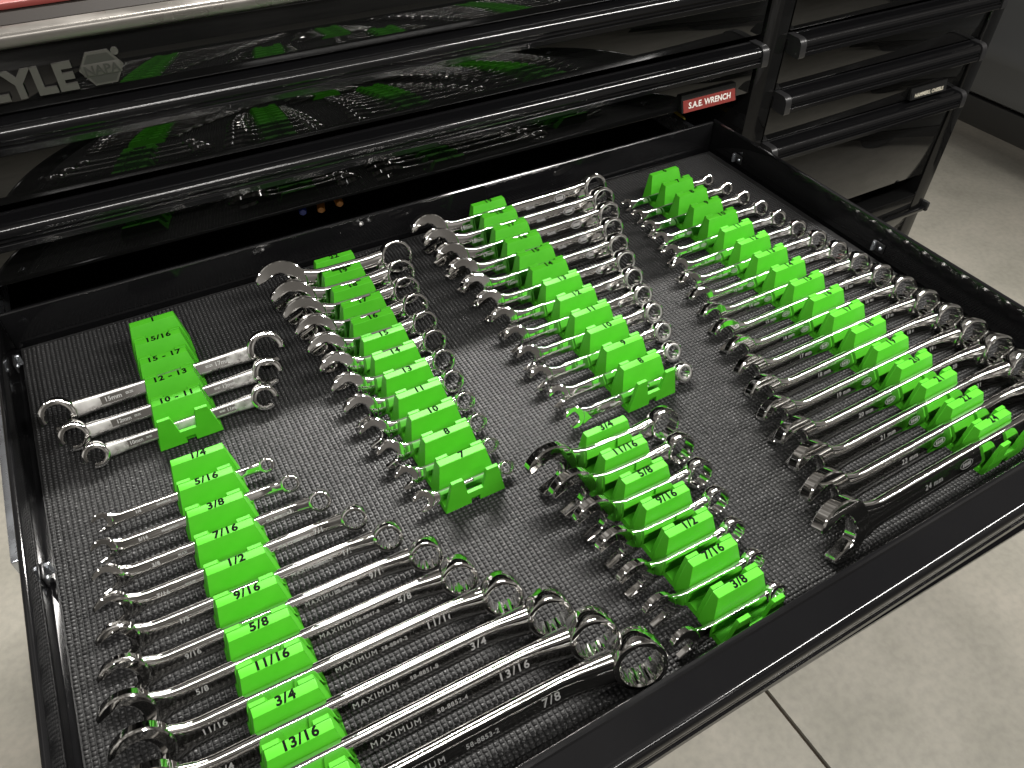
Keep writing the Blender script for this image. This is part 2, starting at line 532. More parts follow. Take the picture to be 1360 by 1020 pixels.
for xx in (-0.385, 1.5008):
    put('handle_end_cap', prism_x('handle_end_cap', [(p[0] + 0.034, p[1]) for p in CAPP], xx, xx + 0.0242, MT['cap'], 22), dr, (0, (fy - 0.35 * fang) * U, fz * U), (0, 0, fang))
# slide rails
box('slide_rail', DX0 - 0.050, DX0 - 0.0125, 0.935, 1.80, -0.060, -0.012, MT['steel'], dr, 0.004)
box('slide_rail', DX0 - 0.022, DX0 - 0.0122, 0.30, 0.9145, -0.026, 0.012, MT['trim'], dr, 0.003)
box('slide_rail', DX1 + 0.0125, DX1 + 0.030, 0.915, 1.80, -0.030, 0.016, MT['steel'], dr, 0.004)


# spring clips riveted to the side walls
def clip(x, y, z, side):
    c = bmesh.new()
    s = side
    box_bm(min(0, s * 0.0035) * U, max(0, s * 0.0035) * U, -0.016 * U, 0.016 * U, -0.011 * U, 0.011 * U, 0.0012 * U, 2, c)
    o = put('wall_clip', bmmesh('wall_clip', c, MT['cap']), dr, (x * U, y * U, z * U))
    c = bmesh.new()
    box_bm(min(s * 0.0036, s * 0.013) * U, max(s * 0.0036, s * 0.013) * U, 0.004 * U, 0.0105 * U, -0.010 * U, 0.013 * U, 0.0018 * U, 3, c)
    put('clip_tongue', bmmesh('clip_tongue', c, MT['steel']), o)
    c = bmesh.new()
    bmesh.ops.create_uvsphere(c, u_segments=14, v_segments=8, radius=0.0042 * U)
    put('clip_rivet', bmmesh('clip_rivet', c, MT['steel'], 60), o, (s * 0.004 * U, -0.008 * U, 0))


clip(DX1 - 0.0002, 1.345, 0.022, -1)
clip(DX1 - 0.0002, 0.875, 0.026, -1)
clip(DX0 + 0.0002, 1.385, 0.012, 1)
clip(DX0 + 0.0002, 0.868, 0.012, 1)

# ------------------------------------------------------------------ ribbed liner
MX0, MX1, MY0, MY1 = -0.279, 1.427, 0.262, 1.447
ln = thing('drawer_liner', 'black rubber liner with woven bumps covering the drawer floor', 'liner')
box('liner_sheet', MX0, MX1, MY0, MY1, -0.0085, -0.0022, MT['rubber'], ln)
px, py = 0.00790, 0.00640
nx, ny = int((MX1 - MX0) / px) - 1, int((MY1 - MY0) / py) - 1
rng = np.random.default_rng(3)
gx, gy = np.meshgrid(MX0 + px * (0.75 + np.arange(nx)), MY0 + py * (0.75 + np.arange(ny)))
gx = gx.ravel(); gy = gy.ravel()
nb = gx.size
jit = rng.normal(0, 1, (nb, 6))
cx = gx + jit[:, 0] * 0.00012 + 0.0010 * np.sin(gy * 17.0) * 0.6
cy = gy + jit[:, 1] * 0.00012 + 0.0008 * np.sin(gx * 13.0) * 0.6
hw_x = 0.00312 * (1 + 0.05 * jit[:, 2])
hw_y = 0.00285 * (1 + 0.05 * jit[:, 3])
top = 0.0000 + 0.00016 * jit[:, 4]
tiltx = 0.00028 * jit[:, 5]
base_z = -0.0023
V = np.zeros((nb, 12, 3))
sg = [(-1, -1), (1, -1), (1, 1), (-1, 1)]
for k, (sx, sy) in enumerate(sg):
    V[:, k, 0] = cx + sx * hw_x; V[:, k, 1] = cy + sy * hw_y; V[:, k, 2] = base_z
    V[:, 4 + k, 0] = cx + sx * hw_x * 0.86; V[:, 4 + k, 1] = cy + sy * hw_y * 0.88; V[:, 4 + k, 2] = top - 0.0007 + sx * tiltx
    V[:, 8 + k, 0] = cx + sx * hw_x * 0.48; V[:, 8 + k, 1] = cy + sy * hw_y * 0.52; V[:, 8 + k, 2] = top + sx * tiltx
fc = []
for lv in (0, 4):
    for k in range(4):
        fc.append((lv + k, lv + (k + 1) % 4, lv + 4 + (k + 1) % 4, lv + 4 + k))
fc.append((8, 9, 10, 11))
fc = np.array(fc)
F = (fc[None, :, :] + 12 * np.arange(nb)[:, None, None]).reshape(-1)
me = bpy.data.meshes.new('liner_bumps')
me.vertices.add(nb * 12)
me.vertices.foreach_set('co', (V * U).reshape(-1))
nf = nb * 9
me.loops.add(nf * 4)
me.loops.foreach_set('vertex_index', F.astype(np.int32))
me.polygons.add(nf)
me.polygons.foreach_set('loop_start', np.arange(0, nf * 4, 4, dtype=np.int32))
me.polygons.foreach_set('loop_total', np.full(nf, 4, dtype=np.int32))
me.update(calc_edges=True)
me.materials.append(MT['rubber'])
put('liner_bumps', me, ln, kind='stuff')

# ------------------------------------------------------------------ wrench holders
LIPZ = 0.0649


def hxw(z):
    return 0.0533 - 0.196 * z


def holder_meshes(Lm, ang):
    ta = math.tan(math.radians(ang))
    zt = 0.0645
    yf = 0.0420
    zb = 0.0085
    prof = [(0.0072, 0.0), (Lm, 0.0), (Lm, zt), (yf, zt), (yf - (zt - zb) * ta, zb), (0.0072, zb)]
    bm = bmesh.new()
    lv = [bm.verts.new((-hxw(z) * U, y * U, z * U)) for y, z in prof]
    rv = [bm.verts.new((hxw(z) * U, y * U, z * U)) for y, z in prof]
    n = len(prof)
    for i in range(n):
        bm.faces.new((lv[i], lv[(i + 1) % n], rv[(i + 1) % n], rv[i]))
    bm.faces.new(lv); bm.faces.new(rv[::-1])
    es = [e for e in bm.edges if all(v.co.z > 0.05 * U for v in e.verts) or (abs(e.verts[0].co.z - e.verts[1].co.z) > 0.03 * U)]
    bmesh.ops.bevel(bm, geom=es, offset=0.0007 * U * 1.6, segments=2, profile=0.5, affect='EDGES', clamp_overlap=True)
    body = bmmesh('holder_block', bm, MT['green'], 20)
    # front lip: two posts joined by a low bar with a notch under it
    def plate(y0, y1):
        top = LIPZ
        pts = [(-hxw(0), 0), (-0.0078, 0), (-0.0078, 0.0125), (0.0078, 0.0125), (0.0078, 0), (hxw(0), 0),
               (hxw(top), top), (0.0208, top), (0.0190, top - 0.006), (0.0138, 0.0275), (-0.0138, 0.0275), (-0.0190, top - 0.006), (-0.0208, top), (-hxw(top), top)]
        v = [(x * U, y0 * U, z * U) for x, z in pts] + [(x * U, (y1 if z < 0.03 else y1 - 0.0004) * U, z * U) for x, z in pts]
        m = len(pts)
        f = [(i, (i + 1) % m, m + (i + 1) % m, m + i) for i in range(m)]
        f += [tuple(range(m)), tuple(range(2 * m - 1, m - 1, -1))]
        return v, f
    v, f = plate(0.0002, 0.0070)
    bm = bmesh.new()
    bv = [bm.verts.new(p) for p in v]
    for q in f:
        bm.faces.new([bv[i] for i in q])
    bmesh.ops.recalc_face_normals(bm, faces=bm.faces)
    bmesh.ops.bevel(bm, geom=list(bm.edges), offset=0.0004 * U, segments=1, affect='EDGES', clamp_overlap=True)
    lip = bmmesh('front_lip', bm, MT['green'], 20)
    return body, lip


_inv = {}


def holder(x, ylabel, Lm, ang, rz, text, label, group, size=0.0160):
    key = (round(Lm, 5), ang)
    if key not in _inv:
        _inv[key] = holder_meshes(Lm, ang)
    body, lip = _inv[key]
    t = thing('wrench_holder', label, 'tool holder', (x * U, (ylabel - 0.042) * U, -0.0001 * U), (0, 0, rz), group)
    put('holder_block', body, t)
    put('front_lip', lip, t)
    put('size_number', text_mesh(text, size * U, MT['ink'], 'CENTER', 0.00028, 0, 1.12), t, (0.001 * U, 0.04895 * U, 0.0645 * U + 0.00008))
    return t


# ------------------------------------------------------------------ wrenches (metres, local x along the tool, y away from viewer, z across)
def open_head(AF, hw, Th, rot):
    """C-shaped jaw, opening towards -x then turned by rot about y"""
    pts = []
    dt = 0.66 * hw
    th0 = math.degrees(math.acos(-dt / hw))
    # outer arc from upper tip clockwise through +x to lower tip
    K = 30
    for k in range(K + 1):
        a = math.radians(th0 - 2 * th0 * k / K)
        r = hw
        pts.append((r * math.cos(a) * 1.04, r * math.sin(a)))
    # lower tip, inner flat, throat, upper flat, upper tip
    h = AF / 2
    pts += [(-dt * 1.10, -h * 1.16), (-dt * 1.06, -h)]
    pts += [(-0.25 * AF, -h), (0.06 * AF, -h)]
    for a in (-70, -50, -25, 0, 25, 50, 70):
        pts.append((0.06 * AF + 0.36 * AF * math.cos(math.radians(a)) * 0.95, h * math.sin(math.radians(a)) * 0.98))
    pts += [(0.06 * AF, h), (-0.25 * AF, h), (-dt * 1.06, h), (-dt * 1.10, h * 1.16)]
    P = np.array(pts)
    n = len(P)
    # inward normals
    area = 0.5 * np.sum(P[:, 0] * np.roll(P[:, 1], -1) - np.roll(P[:, 0], -1) * P[:, 1])
    sgn = 1.0 if area > 0 else -1.0
    e1 = P - np.roll(P, 1, 0); e2 = np.roll(P, -1, 0) - P
    e1 /= np.linalg.norm(e1, axis=1)[:, None]; e2 /= np.linalg.norm(e2, axis=1)[:, None]
    n1 = np.stack([-e1[:, 1], e1[:, 0]], 1) * sgn
    n2 = np.stack([-e2[:, 1], e2[:, 0]], 1) * sgn
    nn = n1 + n2
    nn /= np.maximum(np.linalg.norm(nn, axis=1), 0.5)[:, None]
    e = min(0.085 * AF, 0.0011)
    c, s_ = math.cos(rot), math.sin(rot)
    secs = []
    for ins, y in ((e, -Th / 2), (0.30 * e, -Th / 2 + 0.35 * e), (0, -Th / 2 + e), (0, Th / 2 - e), (0.30 * e, Th / 2 - 0.35 * e), (e, Th / 2)):
        Q = P + nn * ins
        secs.append([(q[0] * c - q[1] * s_, y, q[0] * s_ + q[1] * c) for q in Q])
    v, f = tube_sections(secs, True)
    return v, f


def ring_mesh(AF, OD, Th, points=12, gap=None, gap_dir=0.0):
    """lathe ring around y; points = inner corners; gap = opening angle in degrees"""
    if gap:
        a0 = gap_dir + gap / 2
        span = 360 - gap
        K = 64
        angs = [math.radians(a0 + span * k / K) for k in range(K + 1)]
    else:
        K = points * 6 if points else 56
        angs = [2 * PI * k / K for k in range(K)]
    secs = []
    Ro = OD / 2
    for a in angs:
        if points == 12:
            ph = (math.degrees(a) % 30) / 30.0
            tri = abs(ph - 0.5) * 2
            ri = AF / 2 * (1.0 + 0.075 * tri)
        elif points == 6:
            ph = (math.degrees(a) % 60) - 30
            ri = AF / 2 / math.cos(math.radians(ph))
        else:
            ri = AF / 2
        wall = Ro - ri
        rc = AF / 2 * 1.10
        if rc > Ro - 0.0006:
            rc = ri + 0.35 * wall
        h = Th / 2
        b_ = min(0.42 * (Ro - rc), 0.35 * Th)
        prof = [(ri, -h * 0.86), (max(rc, ri + 0.0001), -h), (Ro - b_, -h), (Ro - 0.30 * b_, -h + 0.28 * b_), (Ro, -h + 0.95 * b_), (Ro + 0.00005, 0),
                (Ro, h - 0.95 * b_), (Ro - 0.30 * b_, h - 0.28 * b_), (Ro - b_, h), (max(rc, ri + 0.0001), h), (ri, h * 0.86)]
        secs.append([(r * math.cos(a), y, r * math.sin(a)) for r, y in prof])
    v, f = tube_sections(secs, bool(gap))
    if not gap:
        n = len(secs[0]); m = len(secs)
        for j in range(n):
            a_, b2 = (m - 1) * n + j, (m - 1) * n + (j + 1) % n
            f.append((a_, b2, (j + 1) % n, j))
    return v, f


def shank_mesh(stations, nexp=3.0, K=28):
    """stations: (x, yc, width_z, thick_y, slope)"""
    secs = []
    for (x, yc, wz, ty, sl) in stations:
        ring = []
        for k in range(K):
            a = 2 * PI * (k + 0.5) / K
            ca, sa = math.cos(a), math.sin(a)
            yy = ty / 2 * math.copysign(abs(ca) ** (2 / nexp), ca)
            zz = wz / 2 * math.copysign(abs(sa) ** (2 / nexp), sa)
            ring.append((x + yy * math.sin(sl), yc + yy * math.cos(sl), zz))
        secs.append(ring)
    return tube_sections(secs, True)


def smooth(t):
    t = max(0.0, min(1.0, t))
    return t * t * (3 - 2 * t)


LEAN = {'long_inch': (27.5, 10.0), 'long_mm': (25.0, 9.0), 'stub_mm': (25.0, 9.0), 'ratchet': (23.0, 11.0), 'stub_inch': (16.0, 5.0)}
ODF = {'long_inch': lambda s: 1.27 * s + 2.2, 'long_mm': lambda s: 1.13 * s + 4.8, 'stub_mm': lambda s: 1.18 * s + 2.2,
       'ratchet': lambda s: 0.95 * s + 8.8, 'stub_inch': lambda s: 1.07 * s + 3.8}


def put_text(root, body, x, y, z, h, material, align='CENTER', bold=0.00008, spacing=1.0, name='engraved_mark', shear=0.0):
    return put(name, text_mesh(body, h, material, align, bold, shear, spacing), root, (x, y, z), (PI / 2, 0, 0))


def oval_mark(root, x, y, z, a, b_, material):
    K = 28
    v, f = [], []
    for k in range(K):
        t = 2 * PI * k / K
        v += [(a * math.cos(t), 0, b_ * math.sin(t)), ((a - 0.0004) * math.cos(t), 0, (b_ - 0.0004) * math.sin(t))]
    for k in range(K):
        i, j = 2 * k, 2 * ((k + 1) % K)
        f.append((i, j, j + 1, i + 1))
    for q in (-0.5, -0.15, 0.2, 0.5):
        i = len(v)
        x0, x1 = q * a - 0.12 * a, q * a + 0.10 * a
        v += [(x0, 0, -b_ * 0.45), (x1, 0, -b_ * 0.45), (x1 + 0.05 * a, 0, b_ * 0.45), (x0 + 0.05 * a, 0, b_ * 0.45)]
        f.append((i, i + 1, i + 2, i + 3))
    me = pymesh('maker_emblem', v, f, material)
    return put('maker_emblem', me, root, (x, y, z))


ORD = 'first second third fourth fifth sixth seventh eighth ninth tenth eleventh twelfth thirteenth fourteenth fifteenth sixteenth seventeenth eighteenth'.split()
ZSLOT = 0.0088      # slot floor height in layout units


def wrench(style, s_mm, xo, xr, xrow, ylabel, ang, rz, yrow, label, group, size_txt=None, codes=None):
    """xo, xr: layout x of the open jaw centre and of the ring centre"""
    s = s_mm / 1000.0
    OD = ODF[style](s_mm) / 1000.0
    w = (3.0 + 0.66 * s_mm) / 1000.0
    T = (1.3 + 0.235 * s_mm) / 1000.0
    hw = 0.5 * (1.66 * s_mm + 2.0) / 1000.0
    Th = (1.4 + 0.34 * s_mm) / 1000.0
    Tr = (2.6 + 0.60 * s_mm) / 1000.0
    bend = 0.0
    nexp = 3.4
    if style in ('long_inch', 'long_mm'):
        bend = math.radians(15)
    if style in ('stub_mm', 'stub_inch'):
        w = (3.2 + 0.66 * s_mm) / 1000.0
        hw = 0.5 * (1.86 * s_mm + 1.6) / 1000.0
        Tr = (2.0 + 0.40 * s_mm) / 1000.0
    if style == 'ratchet':
        w = (3.8 + 0.64 * s_mm) / 1000.0
        hw = 0.5 * (1.82 * s_mm + 1.6) / 1000.0
        T = (1.8 + 0.20 * s_mm) / 1000.0
        Tr = (3.2 + 0.40 * s_mm) / 1000.0
        nexp = 5.0
    # seat the tool: lean grows for thin tools standing loose in the slot
    slack = max(0.0, min(1.0, (15.0 - s_mm) / 8.0))
    lb, ls = LEAN[style]
    lean = math.radians(lb + ls * slack)
    zc = ZSLOT * U + (w / 2) * math.cos(lean) + (T / 2) * math.sin(lean) * 0.6
    down = hw * 0.80 * math.cos(lean)
    if zc - down < 0.0004:
        zc = down + 0.0004
    # upper back edge touches the block face
    ta = math.tan(math.radians(ang))
    zu = zc + (w / 2) * 0.8 * math.cos(lean)
    zu = min(zu, 0.0645 * U)
    yface = ylabel * U - (0.0645 * U - zu) * ta
    yc = yface - (w / 2) * 0.8 * math.sin(lean) - (T / 2) * math.cos(lean) - 0.0002
    xm = 0.5 * (xo + xr)
    xrow_y = xrow
    root = thing('combination_wrench' if style != 'ratchet' else 'ratcheting_wrench', label, 'wrench', (xm * U, yc + (xm - xrow_y) * U * math.tan(rz), zc), (-lean, 0, rz), group)
    # z-rotation then lean about own axis
    root.rotation_mode = 'XYZ'
    a, b_ = (xo - xm) * U, (xr - xm) * U
    C = MT['chrome']
    # open end
    rot = math.radians(19)
    v, f = open_head(s, hw, Th, rot)
    put('open_end', pymesh('open_end', v, f, C, 22), root, (a, 0, 0.17 * hw))
    # ring
    if style == 'ratchet':
        v, f = ring_mesh(s * 1.02, OD, Tr, 12)
    else:
        v, f = ring_mesh(s, OD, Tr, 12)
    x1 = b_ - 1.7 * OD
    off = -(b_ - x1) * math.tan(bend) / 2 if bend else 0.0
    put('box_end', pymesh('box_end', v, f, C, 26), root, (b_, off, 0), (0, 0, -bend))
    if style == 'ratchet':
        rm, rf = ring_mesh(s * 1.10, OD * 0.80, Tr * 0.3, 0)
        put('ratchet_collar', pymesh('ratchet_collar', rm, rf, MT['satin'], 26), root, (b_, off - Tr * 0.42, 0))
    # shank
    xs0 = a + hw * 0.70
    xs1 = b_ - OD * 0.5 * 0.90
    st = []
    for t in [0, .03, .06, .10, .15, .22, .32, .45, .6, .72, .80, .86, .90, .94, .97, 1.0]:
        x = xs0 + (xs1 - xs0) * t
        d0 = (x - xs0) / (1.15 * hw)
        k0 = 1 - smooth(d0)
        wz = w * (1.0 + 0.55 * k0 ** 1.6)
        ty = T * (1 + 0.10 * (1 - k0))
        d1 = (xs1 - x) / (0.9 * OD)
        k1 = 1 - smooth(d1)
        wz *= 1 - 0.10 * smooth((x - xs0) / (xs1 - xs0)) + 0.16 * k1 ** 2
        ty = ty * (1 - k1) + max(T * 1.05, Tr * 0.78) * k1
        if bend and x > x1:
            q = (x - x1) / (b_ - x1)
            y = -(b_ - x1) * math.tan(bend) / 2 * q * q
            sl = math.atan(math.tan(bend) * q)
        else:
            y, sl = 0.0, 0.0
        st.append((x, y, wz, ty, sl))
    v, f = shank_mesh(st, nexp)
    put('shank', pymesh('shank', v, f, C, 30), root)
    # marks
    yt = -(T * 1.10 / 2) - 0.00012
    th = 0.42 * w
    hol0, hol1 = (xrow - 0.056 - xm) * U, (xrow + 0.056 - xm) * U
    mk = MT['mark']
    if style == 'long_inch':
        put_text(root, size_txt, hol0 - (0.5 if s_mm < 8.5 else 0.42 if s_mm < 12 else 0.27) * (hol0 - a), yt, 0, th * 0.8, mk, 'CENTER', 0.0001, 1.15, 'size_mark')
        if s_mm < 12:
            put_text(root, 'MAX' if s_mm > 9 else 'MAXIMUM', hol0 - 0.001, yt, 0.0, th * 0.6, mk, 'RIGHT', 0.00005, 1.1)
        if s_mm > 9:
            span = b_ - OD * 0.9 - hol1
            put_text(root, codes, hol1 + span * 0.47, yt, -0.06 * w, th * 0.55, mk, 'CENTER', 0.00004, 1.1)
            put_text(root, 'MAXIMUM', hol1 + span * 0.06, yt, -0.05 * w, th * 0.72, mk, 'LEFT', 0.0, 1.25)
            put_text(root, size_txt, hol1 + span * 0.80, yt - (0.0003 if s_mm > 15 else 0.0002), 0, th, mk, 'CENTER', 0.0001, 1.2, 'size_mark')
    elif style == 'long_mm':
        span = hol0 - (a + hw)
        if s_mm >= 9:
            put_text(root, size_txt + ' mm', a + hw + span * 0.55, yt, 0, th * 0.72, mk, 'CENTER', 0.00005, 1.1, 'size_mark')
            oval_mark(root, a + hw + span * 0.84, yt, 0, 0.34 * w, 0.16 * w, mk)
            if s_mm <= 21:
                sp2 = b_ - OD * 0.9 - hol1
                put_text(root, size_txt + ' mm', hol1 + sp2 * 0.58, yt - 0.00015, 0, th * 0.7, mk, 'CENTER', 0.00005, 1.1, 'size_mark')
        else:
            put_text(root, size_txt, a + hw + span * 0.6, yt, 0, th * 0.8, mk, 'CENTER', 0.00005, 1.1, 'size_mark')
    elif style == 'ratchet':
        span = hol0 - (a + hw)
        put_text(root, size_txt + 'mm', hol0 - 0.002 - 0.2 * span, yt, -0.06 * w, th * 0.72, mk, 'CENTER', 0.00008, 1.0, 'size_mark')
        sp2 = b_ - OD * 0.6 - hol1
        if s_mm >= 12:
            oval_mark(root, hol1 + sp2 * 0.66, yt, 0, 0.40 * w, 0.24 * w, mk)
        if s_mm >= 16:
            put_text(root, 'DUAL', hol1 + sp2 * 0.22, yt, -0.05 * w, th * 0.55, mk, 'CENTER', 0.00005, 1.0)
    return root


def flare_wrench(sl, sr, xl, xr, ylabel, ang, rz, xrow, label, group):
    w = (3.8 + 0.46 * sr) / 1000.0
    T = (1.8 + 0.18 * sr) / 1000.0
    lean = math.radians(30)
    zc = ZSLOT * U + (w / 2) * math.cos(lean)
    ODl, ODr = (1.44 * sl + 3.4) / 1000, (1.44 * sr + 3.4) / 1000
    zc = max(zc, 0.5 * ODr * 0.98 * math.cos(lean) + 0.001)
    ta = math.tan(math.radians(ang))
    yface = ylabel * U - (0.0645 * U - (zc + 0.4 * w)) * ta
    yc = yface - 0.4 * w * math.sin(lean) - T / 2 * math.cos(lean) - 0.0003
    xm = 0.5 * (xl + xr)
    root = thing('flare_nut_wrench', label, 'wrench', (xm * U, yc + (xm - xrow) * U * math.tan(rz), zc), (-lean, 0, rz), group)
    a, b_ = (xl - xm) * U, (xr - xm) * U
    for (sz, OD, x, gd) in ((sl, ODl, a, 222), (sr, ODr, b_, -34)):
        v, f = ring_mesh(sz / 1000.0, OD, (5.0 + 0.50 * sz) / 1000.0, 6, 46, gd)
        put('flare_end', pymesh('flare_end', v, f, MT['chrome'], 26), root, (x, 0, 0))
    x0, x1 = a + ODl * 0.44, b_ - ODr * 0.44
    st = []
    for t in [0, .04, .08, .13, .2, .3, .5, .7, .8, .87, .92, .96, 1.0]:
        x = x0 + (x1 - x0) * t
        k = 1 - smooth(min(t, 1 - t) / 0.16)
        st.append((x, 0, w * (1 - 0.12 * math.sin(PI * t) + 0.12 * k), T * (1 + 0.55 * k), 0))
    v, f = shank_mesh(st, 5.0)
    put('shank', pymesh('shank', v, f, MT['satin'], 30), root)
    yt = -T / 2 - 0.00008
    h0, h1 = (xrow - 0.052 - xm) * U, (xrow + 0.052 - xm) * U
    for (xa, xb, txt, al) in ((x0 + 0.32 * (h0 - x0), h0 + 0.004, '%dmm  ==' % sl, 0.42), (h1 - 0.004, x1 - 0.32 * (x1 - h1), '== %dmm' % sr, 0.55)):
        bm = box_bm(xa, xb, yt - 0.00002, yt + 0.0006, -0.27 * w, 0.27 * w, 0.00015, 1)
        p = put('recessed_panel', bmmesh('recessed_panel', bm, MT['chrome']), root)
        put('size_mark', text_mesh(txt, w * 0.40, MT['mark'], 'CENTER', 0.00008), p, (xa + (xb - xa) * al, yt - 0.0001, 0), (PI / 2, 0, 0))
    return root


IN = lambda t: float(t.split('/')[0]) / float(t.split('/')[1]) * 25.4 if '/' in t else float(t) * 25.4

# --- row tables: first label y, pitch, x line (x at first label, dx per unit y), lean of the faces
# far left, at the back: flare nut set
r = dict(y0=1.3179, p=0.0582, x0=-0.0365, slope=0.004, ang=17)
names = ['1', '15/16', '15 - 17', '12 - 13', '10 - 11']
for i, nme in enumerate(names):
    y = r['y0'] - i * r['p']
    holder(r['x0'] - 0.001 * i, y, r['p'], r['ang'], 0.004, nme,
           ['rearmost green holder at the back left, marked 1, its slot empty', 'empty green holder marked 15/16, directly in front of the one marked 1', 'green holder marked 15 - 17 with the longest flare nut wrench', 'green holder marked 12 - 13 with the middle flare nut wrench', 'green holder marked 10 - 11 with the shortest flare nut wrench'][i], 'green numbered wrench holders', 0.0180)
for i, (sl, sr, xl, xr, lab) in enumerate([(15, 17, -0.228, 0.133, 'longest of the three satin flare nut wrenches, stamped 15mm and 17mm'),
                                           (12, 13, -0.211, 0.118, 'middle one of the three satin flare nut wrenches, stamped 12mm'),
                                           (10, 11, -0.186, 0.095, 'shortest satin flare nut wrench, in the holder marked 10 - 11')]):
    flare_wrench(sl, sr, xl, xr, r['y0'] - (i + 2) * r['p'], r['ang'], 0.004, r['x0'], lab, 'flare nut wrenches')

# left, near: long inch set
r = dict(y0=0.9363, p=0.05615, x0=-0.0393, ang=17)
names = '1/4 5/16 3/8 7/16 1/2 9/16 5/8 11/16 3/4 13/16 7/8'.split()
XR = [0.055, 0.077, 0.107, 0.142, 0.174, 0.210, 0.236, 0.275, 0.317, 0.350, 0.382]
XO = [-0.199, -0.204, -0.206, -0.207, -0.208, -0.210, -0.214, -0.205, -0.205, -0.205, -0.205]
CODE = ['', '', '58-8843-8', '58-8844-6', '58-8845-2', '58-8846-0', '58-8847-8', '58-8849-2', '58-8851-8', '58-8852-4', '58-8853-2']
for i, nme in enumerate(names):
    y = r['y0'] - i * r['p']
    x = r['x0'] + 0.00045 * i
    holder(x, y, r['p'], r['ang'], -0.008, nme, 'green holder marked %s, %s from the back in the long inch column at left' % (nme, ORD[i]), 'green numbered wrench holders', 0.0180)
    wrench('long_inch', IN(nme), XO[i], XR[i], x, y, r['ang'], -0.008, 0, 'long chrome wrench marked %s, %s from the back in the left inch column' % (nme, ORD[i]), 'long inch wrenches', nme, CODE[i])

# second column: stubby metric set
r = dict(y0=1.3523, p=0.05608, x0=0.3362, ang=13)
names = '22 19 18 17 16 15 14 13 11 10 8 7'.split()
XR = [0.463, 0.449, 0.437, 0.432, 0.427, 0.422, 0.415, 0.407, 0.404, 0.400, 0.396, 0.397]
XO = [0.214, 0.220, 0.224, 0.228, 0.230, 0.231, 0.231, 0.231, 0.233, 0.239, 0.243, 0.248]
for i, nme in enumerate(names):
    y = r['y0'] - i * r['p']
    x = r['x0'] - 0.00072 * i
    holder(x, y, r['p'], r['ang'], 0.010, nme, 'green holder marked %s, %s from the back among the stubby metric wrenches' % (nme, ORD[i]), 'green numbered wrench holders', 0.0180)
    wrench('stub_mm', float(nme), XO[i], XR[i], x, y, r['ang'], 0.010, 0, 'stubby chrome wrench at holder %s, %s from the back in the stubby metric column' % (nme, ORD[i]), 'stubby metric wrenches', nme)

# third column, back: ratcheting metric set
r = dict(y0=1.3965, p=0.05603, x0=0.7241, ang=17)
names = '19 18 17 16 15 14 13 12 11 10 9 8'.split()
XR = [1.004, 0.990, 0.968, 0.941, 0.917, 0.897, 0.878, 0.862, 0.848, 0.829, 0.810, 0.794]
XO = [0.561, 0.562, 0.562, 0.562, 0.564, 0.565, 0.566, 0.562, 0.558, 0.551, 0.555, 0.553]
for i, nme in enumerate(names):
    y = r['y0'] - i * r['p']
    x = r['x0'] - 0.00122 * i
    holder(x, y, r['p'], r['ang'], 0.020, nme, 'green holder marked %s, %s from the back in the ratcheting wrench column' % (nme, ORD[i]), 'green numbered wrench holders', 0.0180)
    wrench('ratchet', float(nme), XO[i], XR[i], x, y, r['ang'], 0.020, 0, 'ratcheting chrome wrench at holder %s, %s from the back in the middle column' % (nme, ORD[i]), 'ratcheting wrenches', nme)

# third column, front: stubby inch set
r = dict(y0=0.6772, p=0.0554, x0=0.5652, ang=13)
names = '3/4 11/16 5/8 9/16 1/2 7/16 3/8'.split()
XR = [0.671, 0.663, 0.659, 0.650, 0.637, 0.629, 0.621]
XO = [0.446, 0.453, 0.457, 0.457, 0.453, 0.455, 0.457]
for i, nme in enumerate(names):
    y = r['y0'] - i * r['p']
    x = r['x0'] - 0.0006 * i
    holder(x, y, r['p'], r['ang'], 0.009, nme, 'green holder marked %s, %s from the back in the short front column' % (nme, ORD[i]), 'green numbered wrench holders', 0.0180)
    wrench('stub_inch', IN(nme), XO[i], XR[i], x, y, r['ang'], 0.009, 0, 'stubby chrome wrench at holder %s, %s from the back in the short front column' % (nme, ORD[i]), 'stubby inch wrenches', nme)

# right: long metric set
r = dict(y0=1.3173, p=0.05517, x0=1.1700, ang=17)
names = '6 7 8 9 10 11 12 13 14 15 16 17 18 19 20 21 22 24'.split()
XR = [1.290, 1.302, 1.307, 1.311, 1.314, 1.321, 1.327, 1.331, 1.336, 1.341, 1.344, 1.343, 1.340, 1.338, 1.335, 1.330, 1.340, 1.340]
XO = [1.044, 1.036, 1.028, 1.018, 1.004, 0.985, 0.970, 0.955, 0.940, 0.925, 0.912, 0.888, 0.869, 0.848, 0.838, 0.818, 0.791, 0.764]
for i, nme in enumerate(names):
    y = r['y0'] - i * r['p']
    x = r['x0'] - 0.00147 * i
    holder(x, y, r['p'], r['ang'], 0.024, nme, 'green holder marked %s, %s from the back in the long metric column at right' % (nme, ORD[i]), 'green numbered wrench holders', 0.0180)
    wrench('long_mm', float(nme), XO[i], XR[i], x, y, r['ang'], 0.024, 0, 'long chrome wrench at holder %s, %s from the back in the right metric column' % (nme, ORD[i]), 'long metric wrenches', nme)


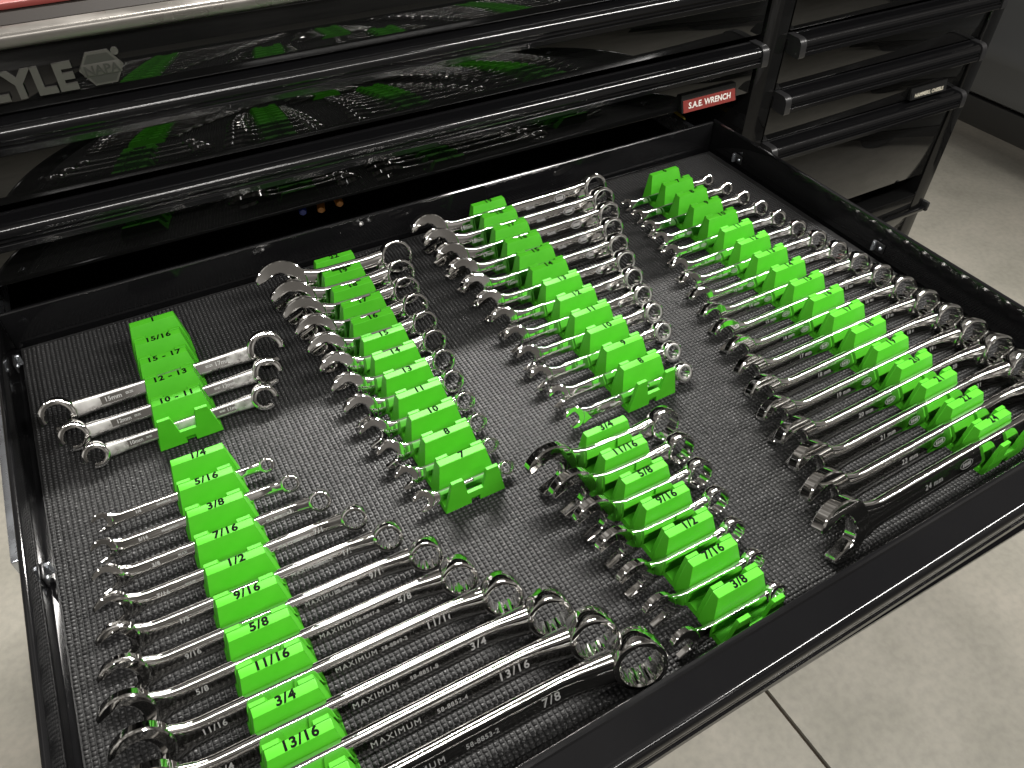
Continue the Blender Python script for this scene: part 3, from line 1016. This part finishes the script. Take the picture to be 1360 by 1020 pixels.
# ------------------------------------------------------------------ screwdrivers lying in the compartment behind the drawer
def screwdriver(x, y, z, rz, color, label):
    t = thing('screwdriver', label, 'screwdriver', (x * U, y * U, z * U), (0, 0, rz), 'tools behind the drawer')
    prof = [(0.0, 0.0), (0.004, 0.011), (0.012, 0.015), (0.03, 0.0145), (0.055, 0.016), (0.08, 0.014), (0.09, 0.009), (0.10, 0.008), (0.1, 0.0)]
    K = 12
    secs = [[((px_) * U * 0.7, (0.88 + 0.12 * (k % 2)) * rr * U * math.cos(2 * PI * k / K), (0.88 + 0.12 * (k % 2)) * rr * U * math.sin(2 * PI * k / K)) for k in range(K)] for px_, rr in prof if rr > 0]
    secs = [[(q[0], q[1] * 0.7, q[2] * 0.7) for q in r_] for r_ in secs]
    v, f = tube_sections(secs)
    put('grip', pymesh('grip', v, f, color, 40), t)
    secs = [[(q * U, 0.0035 * U * math.cos(2 * PI * k / 10), 0.0035 * U * math.sin(2 * PI * k / 10)) for k in range(10)] for q in (0.09, 0.24)]
    v, f = tube_sections(secs)
    put('blade', pymesh('blade', v, f, MT['steel'], 40), t)


screwdriver(0.352, 1.640, 0.012, 1.35, MT['blue'], 'blue handled screwdriver in the dark gap behind the drawer back')
screwdriver(0.392, 1.625, 0.015, 1.30, MT['orange'], 'orange handled screwdriver beside the blue one behind the drawer back')
screwdriver(0.440, 1.625, 0.018, 1.45, MT['orange'], 'second orange screwdriver in the gap, nearest the stubby wrenches')
screwdriver(1.470, 1.615, 0.005, 1.5, MT['yellow'], 'yellow handled screwdriver behind the drawer, below the red tag')

# ------------------------------------------------------------------ parked car at the far right
car = thing('parked_car', 'dark grey car with black sill parked beyond the tool chest', 'car', (5.75 * U, 2.4 * U, FZ))
cprof = [(0.05, 0.52), (0.0, 0.55), (-0.02, 0.62), (-0.015, 0.74), (-0.045, 0.80), (-0.05, 0.86), (-0.02, 0.93), (0.03, 1.12), (0.10, 1.40), (0.22, 2.1), (0.6, 2.3), (0.6, 0.52)]
n = len(cprof)
ys = (-5.0, 6.0)
v = [(x * U, ys[0] * U, z * U) for x, z in cprof] + [(x * U, ys[1] * U, z * U) for x, z in cprof]
f = [(i, (i + 1) % n, n + (i + 1) % n, n + i) for i in range(n)] + [tuple(range(n)), tuple(range(2 * n - 1, n - 1, -1))]
put('body_side', pymesh('body_side', v, f, MT['car'], 40), car)
sp = [(0.055, 0.30), (0.02, 0.34), (0.015, 0.515), (0.5, 0.515), (0.5, 0.30)]
n = len(sp)
v = [(x * U, ys[0] * U, z * U) for x, z in sp] + [(x * U, ys[1] * U, z * U) for x, z in sp]
f = [(i, (i + 1) % n, n + (i + 1) % n, n + i) for i in range(n)] + [tuple(range(n)), tuple(range(2 * n - 1, n - 1, -1))]
put('sill', pymesh('sill', v, f, MT['carblack'], 40), car)
for wy in (-3.2, 4.2):
    bmw = bmesh.new()
    bmesh.ops.create_cone(bmw, cap_ends=True, segments=40, radius1=0.75 * U, radius2=0.75 * U, depth=0.45 * U, matrix=Matrix.Rotation(PI / 2, 4, 'Y'))
    wh = put('wheel', bmmesh('wheel', bmw, MT['tyre']), car, (0.34 * U, wy * U, 0.75 * U))
